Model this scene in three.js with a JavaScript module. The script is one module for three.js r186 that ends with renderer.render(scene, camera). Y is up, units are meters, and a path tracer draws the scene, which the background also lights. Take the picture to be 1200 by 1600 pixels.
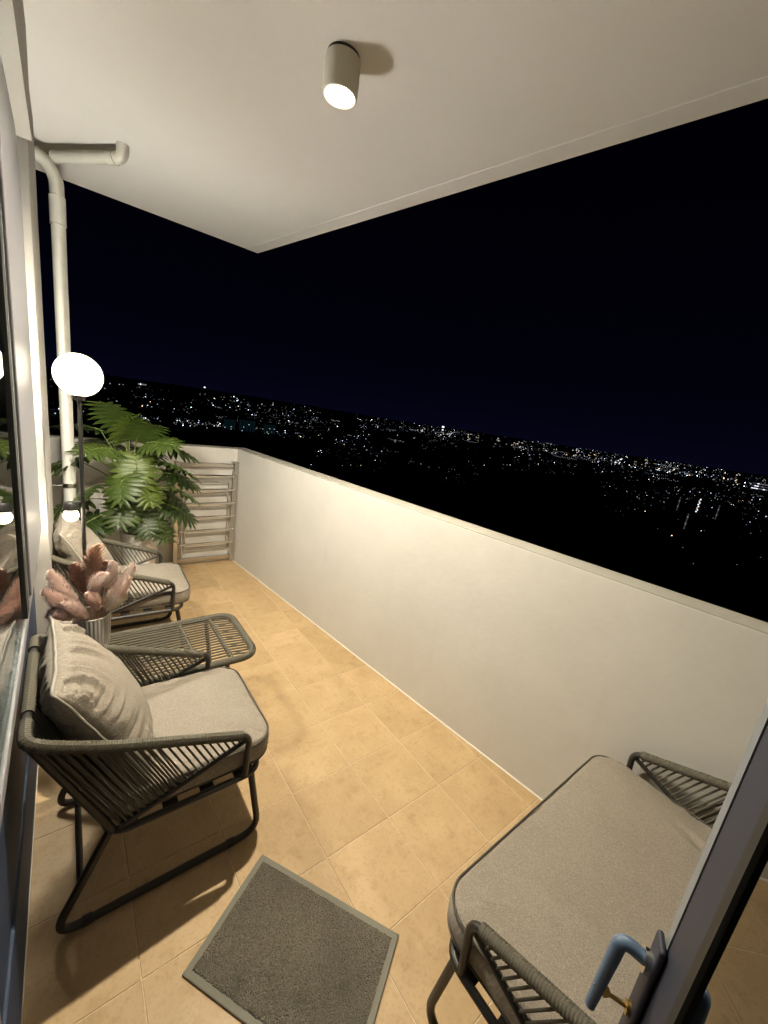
import * as THREE from 'three';
import { mergeGeometries } from 'three/addons/utils/BufferGeometryUtils.js';
import { RoundedBoxGeometry } from 'three/addons/geometries/RoundedBoxGeometry.js';

// ---------------------------------------------------------------- camera, sky, exposure
const scene = new THREE.Scene();
const renderer = new THREE.WebGLRenderer({ antialias: true });
renderer.setSize(768, 1024);
renderer.toneMapping = THREE.LinearToneMapping;
renderer.toneMappingExposure = 1.14;
renderer.shadowMap.enabled = true;

const camera = new THREE.PerspectiveCamera(104.39, 768 / 1024, 0.02, 40000);
camera.rotation.order = 'YXZ';
camera.position.set(0, 1.63, 0);
camera.rotation.set(-0.23346, -0.69136, 0.14611);

{ // night sky: almost black, a trace of blue towards the horizon
  const w = 64, h = 128, d = new Float32Array(w * h * 4);
  for (let j = 0; j < h; j++) {
    const el = ((j + 0.5) / h - 0.5) * Math.PI;
    const k = Math.exp(-Math.max(el, 0) / 0.35), g = Math.exp(-Math.max(el, 0) / 0.07);
    for (let i = 0; i < w; i++) {
      const o = (j * w + i) * 4;
      d[o] = 0.0001 + 0.0005 * k + 0.0009 * g; d[o + 1] = 0.0001 + 0.0005 * k + 0.0008 * g; d[o + 2] = 0.0006 + 0.0030 * k + 0.0030 * g; d[o + 3] = 1;
    }
  }
  const t = new THREE.DataTexture(d, w, h, THREE.RGBAFormat, THREE.FloatType);
  t.mapping = THREE.EquirectangularReflectionMapping; t.magFilter = THREE.LinearFilter; t.needsUpdate = true;
  scene.background = t; scene.environment = t;
}
const moon = new THREE.DirectionalLight(new THREE.Color(0.8, 0.87, 1), 0.002);
moon.position.set(-60, 80, 40); moon.castShadow = true; scene.add(moon);

const LAMP_WARM = new THREE.Color().setRGB(1, 0.875, 0.68);
const SPOT_I = 20.5, GLOBE_I = 5.0, BULB_I = 0.5;

// ---------------------------------------------------------------- helpers
let seed = 1234567;
const rnd = () => { seed = (seed * 1664525 + 1013904223) >>> 0; return seed / 4294967296; };
const rr = (a, b) => a + (b - a) * rnd();
const V = (x, y, z) => new THREE.Vector3(x, y, z);
const used = {};
function numbered(n) { const k = used[n] = (used[n] ?? -1) + 1; return k ? `${n}_${String(k).padStart(3, '0')}` : n; }
function tag(o, label, category, group, kind) {
  if (label) o.userData.label = label;
  if (category) o.userData.category = category;
  if (group) o.userData.group = group;
  if (kind) o.userData.kind = kind;
  return o;
}
function shade(m) { m.castShadow = true; m.receiveShadow = true; return m; }
function thing(name, label, category, pos = [0, 0, 0], turn = 0, group) {
  const g = new THREE.Group(); g.name = numbered(name); g.position.set(...pos); g.rotation.y = turn;
  scene.add(g); return tag(g, label, category, group);
}
function part(name, geo, mat, parent) {
  const m = shade(new THREE.Mesh(Array.isArray(geo) ? join(geo) : geo, mat));
  m.name = parent === scene ? numbered(name) : name; parent.add(m); return m;
}
function join(list) {
  return mergeGeometries(list.map(g => { g = g.index ? g.toNonIndexed() : g; for (const k of Object.keys(g.attributes)) if (!['position', 'normal', 'uv'].includes(k)) g.deleteAttribute(k); return g; }));
}
function struct(name, geo, mat) { const m = part(name, geo, mat, scene); m.userData.kind = 'structure'; return m; }
function box(x0, x1, y0, y1, z0, z1) {
  const g = new THREE.BoxGeometry(x1 - x0, y1 - y0, z1 - z0); g.translate((x0 + x1) / 2, (y0 + y1) / 2, (z0 + z1) / 2);
  return worldUV(g);
}
function rbox(x0, x1, y0, y1, z0, z1, r = 0.003, s = 2) {
  const g = new RoundedBoxGeometry(x1 - x0, y1 - y0, z1 - z0, s, r); g.translate((x0 + x1) / 2, (y0 + y1) / 2, (z0 + z1) / 2);
  return worldUV(g);
}
function worldUV(g) { // uv in metres from position and normal
  if (g.index) g = g.toNonIndexed();
  const p = g.attributes.position, n = g.attributes.normal, uv = new Float32Array(p.count * 2);
  for (let i = 0; i < p.count; i++) {
    const ax = Math.abs(n.getX(i)), ay = Math.abs(n.getY(i)), az = Math.abs(n.getZ(i));
    if (ay >= ax && ay >= az) { uv[2 * i] = p.getX(i); uv[2 * i + 1] = p.getZ(i); }
    else if (ax >= az) { uv[2 * i] = p.getZ(i); uv[2 * i + 1] = p.getY(i); }
    else { uv[2 * i] = p.getX(i); uv[2 * i + 1] = p.getY(i); }
  }
  g.setAttribute('uv', new THREE.BufferAttribute(uv, 2)); return g;
}
function prism(poly, y0, y1, bevel = 0) { // plan polygon [[x,z]...] raised from y0 to y1
  const s = new THREE.Shape(poly.map(([x, z]) => new THREE.Vector2(x, -z)));
  const g = new THREE.ExtrudeGeometry(s, { depth: y1 - y0 - 2 * bevel, bevelEnabled: bevel > 0, bevelSize: bevel, bevelThickness: bevel, bevelOffset: -bevel, bevelSegments: 2 });
  g.rotateX(-Math.PI / 2); g.translate(0, y0 + bevel, 0); return worldUV(g);
}
function fillet(pts, r, closed = false, step = 0.01) { // polyline with rounded corners, sampled densely
  const n = pts.length, out = [];
  const seg = (a, b) => { const L = a.distanceTo(b), k = Math.max(1, Math.round(L / step)); for (let i = 0; i < k; i++) out.push(a.clone().lerp(b, i / k)); };
  const corner = i => {
    const p = pts[i], a = pts[(i + n - 1) % n], b = pts[(i + 1) % n];
    const da = a.clone().sub(p), db = b.clone().sub(p), la = da.length(), lb = db.length(); da.normalize(); db.normalize();
    const rad = Array.isArray(r) ? r[i] : r, cut = Math.min(rad, la * 0.48, lb * 0.48);
    return [p.clone().addScaledVector(da, cut), p, p.clone().addScaledVector(db, cut)];
  };
  const arc = ([a, p, b]) => { const L = a.distanceTo(b) * 1.15, k = Math.max(5, Math.round(L / step)); for (let i = 0; i < k; i++) { const t = i / k; out.push(a.clone().multiplyScalar((1 - t) * (1 - t)).addScaledVector(p, 2 * t * (1 - t)).addScaledVector(b, t * t)); } };
  if (closed) { for (let i = 0; i < n; i++) { const c = corner(i); arc(c); seg(c[2], corner((i + 1) % n)[0]); } }
  else {
    let from = pts[0];
    for (let i = 1; i < n - 1; i++) { const c = corner(i); seg(from, c[0]); arc(c); from = c[2]; }
    seg(from, pts[n - 1]); out.push(pts[n - 1].clone());
  }
  return out;
}
function resample(path, step, closed) {
  const P = closed ? [...path, path[0]] : path, cum = [0];
  for (let i = 1; i < P.length; i++) cum.push(cum[i - 1] + P[i].distanceTo(P[i - 1]));
  const L = cum[cum.length - 1], k = Math.max(2, Math.round(L / step)), out = []; let j = 0;
  for (let i = 0; i < (closed ? k : k + 1); i++) {
    const s = L * i / k; while (j < P.length - 2 && cum[j + 1] < s) j++;
    out.push(P[j].clone().lerp(P[j + 1], (s - cum[j]) / Math.max(1e-9, cum[j + 1] - cum[j])));
  }
  return out;
}
function sweep(path, radius, { sides = 8, closed = false, pitch = 0, amp = 0.12 } = {}) {
  const n = path.length, pos = [], uv = [], idx = [], T = [];
  for (let i = 0; i < n; i++) {
    const a = path[closed ? (i + n - 1) % n : Math.max(0, i - 1)], b = path[closed ? (i + 1) % n : Math.min(n - 1, i + 1)];
    T.push(b.clone().sub(a).normalize());
  }
  let N = Math.abs(T[0].y) < 0.9 ? V(0, 1, 0) : V(1, 0, 0); N.addScaledVector(T[0], -N.dot(T[0])).normalize();
  let s = 0; const rows = closed ? n + 1 : n, first = N.clone();
  for (let k = 0; k < rows; k++) {
    const i = k % n;
    if (k) { s += path[i].distanceTo(path[(k - 1) % n]); N.addScaledVector(T[i], -N.dot(T[i])).normalize(); }
    if (closed && k === n) N = first.clone();
    const B = T[i].clone().cross(N), r0 = typeof radius === 'function' ? radius(k / (rows - 1)) : radius;
    for (let j = 0; j <= sides; j++) {
      const t = j / sides * Math.PI * 2;
      const r = pitch ? r0 * (1 + amp * (Math.pow(Math.abs(Math.sin(s * Math.PI / pitch + t / 2)), 0.6) - 0.7)) : r0;
      const c = Math.cos(t) * r, d = Math.sin(t) * r;
      pos.push(path[i].x + N.x * c + B.x * d, path[i].y + N.y * c + B.y * d, path[i].z + N.z * c + B.z * d);
      uv.push(s, j / sides * 2 * Math.PI * r0);
    }
  }
  const w = sides + 1;
  for (let k = 0; k < rows - 1; k++) for (let j = 0; j < sides; j++) { const a = k * w + j, b = a + w; idx.push(a, a + 1, b, b, a + 1, b + 1); }
  if (!closed) for (const e of [0, n - 1]) {
    const c = pos.length / 3; pos.push(path[e].x, path[e].y, path[e].z); uv.push(0, 0);
    for (let j = 0; j < sides; j++) e ? idx.push(c, e * w + j + 1, e * w + j) : idx.push(c, j, j + 1);
  }
  const g = new THREE.BufferGeometry();
  g.setAttribute('position', new THREE.Float32BufferAttribute(pos, 3)); g.setAttribute('uv', new THREE.Float32BufferAttribute(uv, 2));
  g.setIndex(idx); g.computeVertexNormals(); return g;
}
const tube = (pts, r, rad, o = {}) => sweep(fillet(pts, rad, o.closed, o.step ?? 0.012), r, o);
const wrapped = (path, r, o = {}) => sweep(resample(path, 0.0016, o.closed), r, { sides: 9, pitch: 0.0072, amp: 0.12, ...o });
const rodGeo = new THREE.CylinderGeometry(1, 1, 1, 6, 1); // shared unit rod
function rod(name, a, b, r, mat, parent) {
  const m = shade(new THREE.Mesh(rodGeo, mat)); m.name = name;
  const d = b.clone().sub(a); m.position.copy(a).addScaledVector(d, 0.5); m.scale.set(r, d.length(), r);
  m.quaternion.setFromUnitVectors(V(0, 1, 0), d.normalize()); parent.add(m); return m;
}
// ---- noise textures
function lattice(n, s) { let q = s; const a = new Float32Array(n * n); for (let i = 0; i < n * n; i++) { q = (q * 1664525 + 1013904223) >>> 0; a[i] = q / 4294967296; } return a; }
function noise(n, s) { const a = lattice(n, s); return (u, v) => { u = (u % 1 + 1) % 1 * n; v = (v % 1 + 1) % 1 * n; const i = Math.floor(u), j = Math.floor(v); let f = u - i, g = v - j; f = f * f * (3 - 2 * f); g = g * g * (3 - 2 * g); const A = (x, y) => a[(y % n) * n + (x % n)]; return (A(i, j) * (1 - f) + A(i + 1, j) * f) * (1 - g) + (A(i, j + 1) * (1 - f) + A(i + 1, j + 1) * f) * g; }; }
function fbm(n, oct, s) { const L = []; for (let o = 0; o < oct; o++) L.push(noise(n << o, s + o * 77)); return (u, v) => { let r = 0, w = 0, k = 1; for (const f of L) { r += f(u, v) * k; w += k; k *= 0.55; } return r / w; }; }
const enc = c => Math.round(255 * Math.min(1, Math.max(0, c <= 0.0031308 ? c * 12.92 : 1.055 * Math.pow(c, 1 / 2.4) - 0.055)));
function texture(size, metres, fn, color = true) { // fn(u,v) -> linear [r,g,b] or a number
  const d = new Uint8Array(size * size * 4);
  for (let j = 0; j < size; j++) for (let i = 0; i < size; i++) {
    const c = fn(i / size, j / size), o = (j * size + i) * 4, num = typeof c === 'number';
    for (let k = 0; k < 3; k++) d[o + k] = color ? enc(num ? c : c[k]) : Math.round(255 * Math.min(1, Math.max(0, num ? c : c[k])));
    d[o + 3] = 255;
  }
  const t = new THREE.DataTexture(d, size, size, THREE.RGBAFormat); t.wrapS = t.wrapT = THREE.RepeatWrapping;
  t.magFilter = THREE.LinearFilter; t.minFilter = THREE.LinearMipmapLinearFilter; t.generateMipmaps = true;
  if (color) t.colorSpace = THREE.SRGBColorSpace; t.repeat.set(1 / metres, 1 / metres); t.needsUpdate = true; return t;
}
const lin = (r, g, b) => new THREE.Color().setRGB(r, g, b);
const mix = (a, b, t) => a.map((x, i) => x + (b[i] - x) * t);
const std = (o) => new THREE.MeshStandardMaterial(o);

// ---------------------------------------------------------------- materials
const M = {};
{
  const a = fbm(5, 5, 11), b = fbm(31, 3, 5), c = fbm(3, 4, 91);
  const stain = noise(40, 61), stain2 = fbm(7, 4, 17);
  const plaster = texture(512, 1.9, (u, v) => { const k = -0.10 * Math.max(0, stain(u, v * 0.12) - 0.72) * Math.max(0, stain2(u, v) - 0.35) * 4 + 0.9 + 0.12 * a(u, v) + 0.03 * (b(u, v) - 0.5) - 0.1 * Math.max(0, c(u, v) - 0.62); return [0.68 * k, 0.665 * k, 0.617 * k]; });
  const plasterBump = texture(512, 0.8, (u, v) => 0.6 * b(u, v) + 0.4 * a(u, v), false);
  M.wall = new THREE.MeshPhysicalMaterial({ map: plaster, bumpMap: plasterBump, bumpScale: 0.0009, roughness: 0.95, specularIntensity: 0.3 });
  M.wallDimmed = std({ map: texture(256, 1.1, (u, v) => { const k = 0.9 + 0.14 * a(u, v); return [0.40 * k, 0.385 * k, 0.345 * k]; }), bumpMap: plasterBump, bumpScale: 0.0009, roughness: 0.95 });  // same cream wall, colour darkened to hold back the globe light
  const ceilMap = texture(512, 2.3, (u, v) => { const k = 0.94 + 0.08 * a(u, v) - 0.06 * Math.max(0, c(u, v) - 0.6); return [0.86 * k, 0.845 * k, 0.81 * k]; });
  M.ceiling = std({ map: ceilMap, bumpMap: plasterBump, bumpScale: 0.0005, roughness: 0.9 });
  M.dimmed_coping = std({ map: texture(256, 0.8, (u, v) => { const k = 0.8 + 0.3 * a(u, v) - 0.15 * Math.max(0, c(u, v) - 0.55); return [0.47 * k, 0.46 * k, 0.40 * k]; }), roughness: 0.9 });  // thin added cap: colour darkened for dirt and to tame lamp light on top
  M.tileGrain = [];
  for (let q = 0; q < 4; q++) {
    const t1 = fbm(4, 5, 300 + q * 17), t2 = fbm(16, 4, 20 + q), t3 = fbm(6, 3, 771 + q), t4 = noise(96, 40 + q);
    const map = texture(256, 0.6, (u, v) => {
      const m = t1(u, v), f = t2(u, v), vein = Math.max(0, 1 - Math.abs(t3(u, v) - 0.5) * 22);
      let col = mix([0.505, 0.352, 0.184], [0.585, 0.415, 0.226], Math.min(1, Math.max(0, (m - 0.3) * 2.2)));
      col = mix(col, [0.33, 0.205, 0.09], Math.max(0, f - 0.56) * 0.9 + Math.max(0, t4(u, v) - 0.6) * 0.8);
      return mix(col, [0.66, 0.49, 0.28], vein * 0.10);
    });
    const rough = texture(256, 0.6, (u, v) => 0.42 + 0.25 * t2(u, v), false);
    const bump = texture(256, 0.6, (u, v) => 0.5 * t1(u, v) + 0.5 * t2(u, v), false);
    M.tileGrain.push(std({ map, roughnessMap: rough, roughness: 1, bumpMap: bump, bumpScale: 0.0012, color: lin(1 - 0.03 * q, 1 - 0.03 * q, 1 - 0.035 * q) }));
  }
  M.grout = std({ map: texture(128, 0.3, (u, v) => { const k = 0.75 + 0.5 * b(u, v); return [0.68 * k, 0.56 * k, 0.38 * k]; }), roughness: 0.9 });
  M.sealant = std({ color: lin(0.78, 0.74, 0.62), roughness: 0.4 });
  const fab = noise(128, 7), fab2 = noise(128, 8), slow = fbm(4, 3, 2);
  const weave = (u, v) => 0.5 + 0.25 * Math.sin(u * 2 * Math.PI * 110) * Math.cos(v * 2 * Math.PI * 110);
  const fleck = texture(512, 0.24, (u, v) => { const k = 0.72 + 0.5 * fab(u, v) * fab2(v, u) + 0.2 * fab2(u, v) + 0.08 * slow(u, v); return [0.282 * k, 0.248 * k, 0.202 * k]; });
  const fabBump = texture(512, 0.24, (u, v) => 0.5 * weave(u, v) + 0.5 * fab(u, v), false);
  M.fabric = new THREE.MeshPhysicalMaterial({ map: fleck, bumpMap: fabBump, bumpScale: 0.0014, roughness: 0.95, sheen: 0.25, sheenRoughness: 0.6, sheenColor: lin(0.5, 0.48, 0.42) });
  M.piping = std({ color: lin(0.10, 0.092, 0.075), roughness: 0.9 });
  M.pillowPiping = std({ color: lin(0.30, 0.28, 0.24), roughness: 0.9 });
  const braid = texture(128, 0.02, (u, v) => { const k = 0.7 + 0.3 * Math.abs(Math.sin((u * 2 + v) * Math.PI * 2)) + 0.3 * fab(u, v); return [0.088 * k, 0.080 * k, 0.057 * k]; });
  M.rope = std({ map: braid, roughness: 0.85 });
  M.ropeRail = std({ map: braid, roughness: 0.8 });
  M.frame = std({ color: lin(0.035, 0.031, 0.026), roughness: 0.42, metalness: 0.2 });
  M.steel = std({ color: lin(0.58, 0.56, 0.52), metalness: 1, roughness: 0.24 });
  M.chrome = std({ color: lin(0.68, 0.67, 0.64), metalness: 1, roughness: 0.18 });
  M.pvc = std({ map: texture(256, 0.5, (u, v) => { const k = 0.85 + 0.2 * a(u, v) - 0.25 * Math.max(0, c(u, v) - 0.6); return [0.66 * k, 0.65 * k, 0.58 * k]; }), roughness: 0.38 });
  M.navy = std({ map: texture(256, 0.7, (u, v) => { const k = 0.8 + 0.35 * a(u, v); return [0.022 * k, 0.042 * k, 0.092 * k]; }), roughness: 0.58 });
  M.stile = std({ map: texture(256, 0.5, (u, v) => { const k = 0.9 + 0.2 * a(u, v); return [0.022 * k, 0.026 * k, 0.044 * k]; }), roughness: 0.6 });
  M.paleEdge = std({ color: lin(0.17, 0.195, 0.22), roughness: 0.35 });
  M.alu = std({ color: lin(0.27, 0.275, 0.29), roughness: 0.3 });
  M.lever = std({ map: texture(128, 0.1, (u, v) => { const k = 0.85 + 0.25 * b(u, v); return [0.105 * k, 0.165 * k, 0.255 * k]; }), roughness: 0.34 });
  M.rubber = std({ color: lin(0.012, 0.012, 0.011), roughness: 0.6 });
  M.brass = std({ color: lin(0.5, 0.36, 0.13), metalness: 1, roughness: 0.32 });
  M.glass = new THREE.MeshPhysicalMaterial({ color: lin(0.93, 0.96, 0.95), transmission: 1, thickness: 0, roughness: 0, ior: 1.5 });
  M.tinted = new THREE.MeshPhysicalMaterial({ color: lin(0.055, 0.095, 0.12), transmission: 1, thickness: 0, roughness: 0, ior: 1.5 });
  M.room = std({ color: lin(0.35, 0.34, 0.32), roughness: 0.9 });
  M.curtain = std({ color: lin(0.30, 0.29, 0.27), roughness: 0.95 });
  M.matBase = std({ color: lin(0.15, 0.14, 0.115), roughness: 0.95 });
  M.matEdge = std({ color: lin(0.20, 0.195, 0.155), roughness: 0.75 });
  M.pile = std({ color: lin(1, 1, 1), roughness: 0.95 });
  M.planter = std({ map: texture(256, 0.4, (u, v) => { const k = 0.9 + 0.12 * a(u, v); return [0.72 * k, 0.70 * k, 0.64 * k]; }), roughness: 0.35 });
  M.soil = std({ map: texture(128, 0.1, (u, v) => { const k = 0.5 + b(u, v); return [0.05 * k, 0.038 * k, 0.025 * k]; }), roughness: 1 });
  M.leaf = [0, 1, 2].map(q => new THREE.MeshPhysicalMaterial({ map: texture(128, 0.2, (u, v) => { const k = 0.75 + 0.5 * a(u, v); return [[0.043, 0.072, 0.011], [0.066, 0.100, 0.012], [0.027, 0.048, 0.010]][q].map(x => x * k); }), roughness: 0.42, side: THREE.DoubleSide }));
  M.stem = std({ color: lin(0.16, 0.20, 0.05), roughness: 0.5 });
  M.trunk = std({ map: texture(128, 0.1, (u, v) => { const k = 0.5 + b(u, v); return [0.12 * k, 0.10 * k, 0.045 * k]; }), roughness: 0.9 });
  M.vase = std({ map: texture(128, 0.2, (u, v) => { const k = 0.85 + 0.2 * b(u, v); return [0.48 * k, 0.45 * k, 0.41 * k]; }), roughness: 0.4 });
  M.plume = [[0.96, 0.80, 0.715], [0.95, 0.76, 0.67], [0.96, 0.84, 0.76], [0.95, 0.86, 0.75]].map(c => new THREE.MeshPhysicalMaterial({ color: lin(...c), roughness: 1, transmission: 0.55, thickness: 0, side: THREE.DoubleSide }));
  M.spike = std({ color: lin(0.34, 0.215, 0.17), roughness: 0.95, side: THREE.DoubleSide });
  M.paleSpike = std({ color: lin(0.52, 0.35, 0.26), roughness: 0.95, side: THREE.DoubleSide });
  M.straw = std({ color: lin(0.45, 0.30, 0.17), roughness: 0.9 });
  M.lampWhite = std({ color: lin(0.82, 0.80, 0.70), roughness: 0.45 });
  M.lampBlack = std({ color: lin(0.02, 0.019, 0.017), roughness: 0.4 });
  M.globe = std({ color: lin(0.9, 0.88, 0.8), emissive: lin(1, 0.93, 0.74), emissiveIntensity: 3.2, roughness: 0.3 });
  M.bulb = std({ color: lin(0.9, 0.88, 0.8), emissive: lin(1, 0.86, 0.6), emissiveIntensity: 6, roughness: 0.3 });
  M.diffuser = std({ color: lin(0.9, 0.88, 0.8), emissive: lin(1, 0.92, 0.70), emissiveIntensity: 7, roughness: 0.3 });
  M.terrain = std({ color: lin(0.035, 0.035, 0.03), roughness: 1 });
  M.darkHouse = std({ color: lin(0.14, 0.13, 0.12), roughness: 0.9 });
  M.concrete = std({ color: lin(0.22, 0.215, 0.205), roughness: 0.9 });
  M.facade = std({ color: lin(0.4, 0.39, 0.36), roughness: 0.85 });
}
function texRot() {}

// ---------------------------------------------------------------- the setting: building, floor, ceiling, parapet
const parX = z => 1.69 + 0.125 * (z + 0.62);     // inner face of the long parapet
const Z_END = -3.86, Z_NEAR = 1.5, H_PAR = 1.13, H_CEIL = 2.82;

const floor = struct('floor', prism([[-0.7, Z_END - 0.12], [parX(Z_END) + 0.12, Z_END - 0.12], [parX(Z_NEAR) + 0.12, Z_NEAR], [-0.7, Z_NEAR]], -0.3, -0.0018), M.grout);
{ // ceramic floor tiles, 30 cm, each a piece of its own
  const geos = [];
  for (let q = 0; q < 6; q++) {
    const s = 0.2974, h = 0.012, b = 0.0013;
    const sh = new THREE.Shape([[-s / 2, -s / 2], [s / 2, -s / 2], [s / 2, s / 2], [-s / 2, s / 2]].map(p => new THREE.Vector2(...p)));
    const g = new THREE.ExtrudeGeometry(sh, { depth: h - b, bevelEnabled: true, bevelSize: b, bevelOffset: -b, bevelThickness: b, bevelSegments: 1 });
    g.rotateX(-Math.PI / 2); const w = worldUV(g), uv = w.attributes.uv, ox = rnd(), oy = rnd();
    for (let i = 0; i < uv.count; i++) uv.setXY(i, uv.getX(i) + ox, uv.getY(i) + oy);
    w.translate(0, -h, 0); geos.push(w);
  }
  for (let i = -2; i < 7; i++) for (let j = -1; j < 17; j++) {
    const x = 0.115 + 0.3 * i - 0.15, z = -0.9 - 0.3 * (j - 4) + 0.15;
    if (x - 0.15 > parX(z) + 0.02 || z - 0.15 < -4.0 || z + 0.15 > Z_NEAR || (x < -0.3 && z > -2.9)) continue;
    const t = part('tile', geos[Math.floor(rnd() * 6)], M.tileGrain[Math.floor(rnd() * 4)], floor);
    t.position.set(x, rr(-0.0003, 0.0003), z); t.rotation.y = Math.floor(rnd() * 4) * Math.PI / 2;
    t.rotation.x = rr(-1, 1) * 0.0006; t.rotation.z = rr(-1, 1) * 0.0006;
  }
}
const parapet = part('parapet_wall', prism([[parX(Z_END), Z_END], [parX(Z_END) + 0.12, Z_END], [parX(Z_NEAR) + 0.12, Z_NEAR], [parX(Z_NEAR), Z_NEAR]], -0.3, H_PAR, 0.006), M.wall, scene);
tag(parapet, 'long cream plastered parapet wall along the right of the balcony', 'wall');
part('dimmed_coping', prism([[parX(Z_END) + 0.0005, Z_END], [parX(Z_END) + 0.1195, Z_END], [parX(Z_NEAR) + 0.1195, Z_NEAR], [parX(Z_NEAR) + 0.0005, Z_NEAR]], H_PAR - 0.003, H_PAR + 0.004, 0.002), M.dimmed_coping, parapet);
{
  const p = []; for (let i = 0; i <= 40; i++) { const z = Z_END + (Z_NEAR - Z_END) * i / 40; p.push(V(parX(z) - 0.002, 0.001, z)); }
  tag(part('sealant_bead', sweep(p, 0.006, { sides: 6 }), M.sealant, parapet));
}
const endWall = part('end_wall', prism([[-0.9, Z_END - 0.12], [parX(Z_END) + 0.118, Z_END - 0.12], [parX(Z_END) + 0.118, Z_END - 0.001], [-0.9, Z_END - 0.001]], -0.3, H_PAR - 0.001, 0.006), M.wall, scene);
tag(endWall, 'short cream parapet wall closing the far end behind the steel rack', 'wall');
part('dimmed_coping', prism([[-0.9, Z_END - 0.1195], [parX(Z_END) + 0.1175, Z_END - 0.1195], [parX(Z_END) + 0.1175, Z_END - 0.002], [-0.9, Z_END - 0.002]], H_PAR - 0.004, H_PAR + 0.003, 0.002), M.dimmed_coping, endWall);
const nearWall = part('side_wall', box(-0.06, 2.3, -0.3, H_CEIL, Z_NEAR, Z_NEAR + 0.15), M.wall, scene);
tag(nearWall, 'plain cream side wall closing the near end of the balcony', 'wall');

// ceiling slab, thinner along its outer lip
const edX = z => 1.338 + 0.161 * (z + 3.768);
const Z_CE = -3.79;
const ceil = struct('ceiling', prism([[-0.35, Z_CE], [edX(Z_CE) - 0.107, Z_CE], [edX(Z_NEAR + 0.15) - 0.107, Z_NEAR + 0.15], [-0.35, Z_NEAR + 0.15]], H_CEIL, H_CEIL + 0.18), M.ceiling);
part('ceiling_lip', prism([[edX(Z_CE) - 0.104, Z_CE], [edX(Z_CE), Z_CE], [edX(Z_NEAR + 0.15), Z_NEAR + 0.15], [edX(Z_NEAR + 0.15) - 0.104, Z_NEAR + 0.15]], H_CEIL - 0.002, H_CEIL + 0.18, 0.003), M.ceiling, ceil);

// building wall with window; the room behind is closed and dark
const bw = thing('building_wall', 'cream building wall with dark blue window frames along the left', 'wall');
part('wall_head', box(-0.34, -0.066, 2.46, H_CEIL - 0.001, -2.36, Z_NEAR - 0.001), M.wallDimmed, bw);
part('wall_pier', rbox(-0.34, -0.078, -0.3, H_CEIL - 0.001, -3.08, -2.361, 0.006), M.wallDimmed, bw);
part('wall_near', box(-0.34, -0.13, -0.3, 2.459, 0.3, Z_NEAR - 0.001), M.wall, bw);
part('lower_panel', rbox(-0.30, -0.146, 0.0, 0.845, -2.36, -0.52, 0.004), M.navy, bw);
part('panel_rail', rbox(-0.29, -0.138, 0.045, 0.30, -2.359, -0.521, 0.006), M.navy, bw);
part('skirting', box(-0.29, -0.139, 0.001, 0.018, -2.36, -0.52), M.sealant, bw);
{
  const win = new THREE.Group(); win.name = 'window'; bw.add(win);
  const f = -0.10;
  part('sill_rail', [rbox(-0.2, f - 0.014, 0.85, 0.90, -2.36, -0.5, 0.004), rbox(-0.2, f - 0.004, 0.902, 0.935, -2.30, -0.5, 0.003)], M.alu, win);
  part('head_rail', rbox(-0.2, f - 0.014, 2.40, 2.458, -2.36, -0.5, 0.004), M.alu, win);
  part('frame_jamb', [rbox(-0.2, f - 0.012, 0.90, 2.40, -2.36, -2.27, 0.004), rbox(-0.2, f - 0.002, 0.937, 2.398, -2.245, -2.13, 0.004)], M.alu, win);
  part('sash_stile', [rbox(-0.17, f, 0.937, 2.398, -2.10, -1.52, 0.004), rbox(-0.17, f - 0.006, 0.937, 2.398, -1.50, -1.43, 0.004)], M.alu, win);
  part('gasket', box(-0.17, f - 0.002, 0.94, 2.395, -1.425, -1.365), M.rubber, win);
  part('pane', box(-0.112, -0.108, 0.936, 2.398, -1.364, -0.56), M.glass, win);
  part('near_stile', rbox(-0.2, f, 0.0, 2.398, -0.558, -0.50, 0.004), M.alu, win);
}
const room = struct('room', [box(-4, -0.345, -0.05, 0, -3.0, 1.5), box(-4, -0.345, 2.6, 2.65, -3.0, 1.5), box(-4.1, -4, -0.05, 2.65, -3.0, 1.5), box(-4, -0.345, 0, 2.6, -3.1, -3.0), box(-4, -0.345, 0, 2.6, 1.5, 1.6)], M.room);
{ // a drawn curtain inside the window
  const p = []; for (let i = 0; i <= 120; i++) { const z = -2.2 + 1.75 * i / 120; p.push([z, -0.42 + 0.03 * Math.sin(i * 0.75) + 0.01 * Math.sin(i * 1.9)]); }
  const poly = [...p.map(([z, x]) => [x, z]), ...p.reverse().map(([z, x]) => [x - 0.004, z])];
  tag(part('curtain', prism(poly, 0.02, 2.5), M.curtain, scene), 'plain curtain hanging inside behind the window pane', 'curtain');
}
// the tower below the balcony
tag(part('building_block', box(-14, -0.9, -92, -0.31, -3.5, 14), M.facade, scene), 'tall building below and behind the balcony', 'building');

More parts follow.
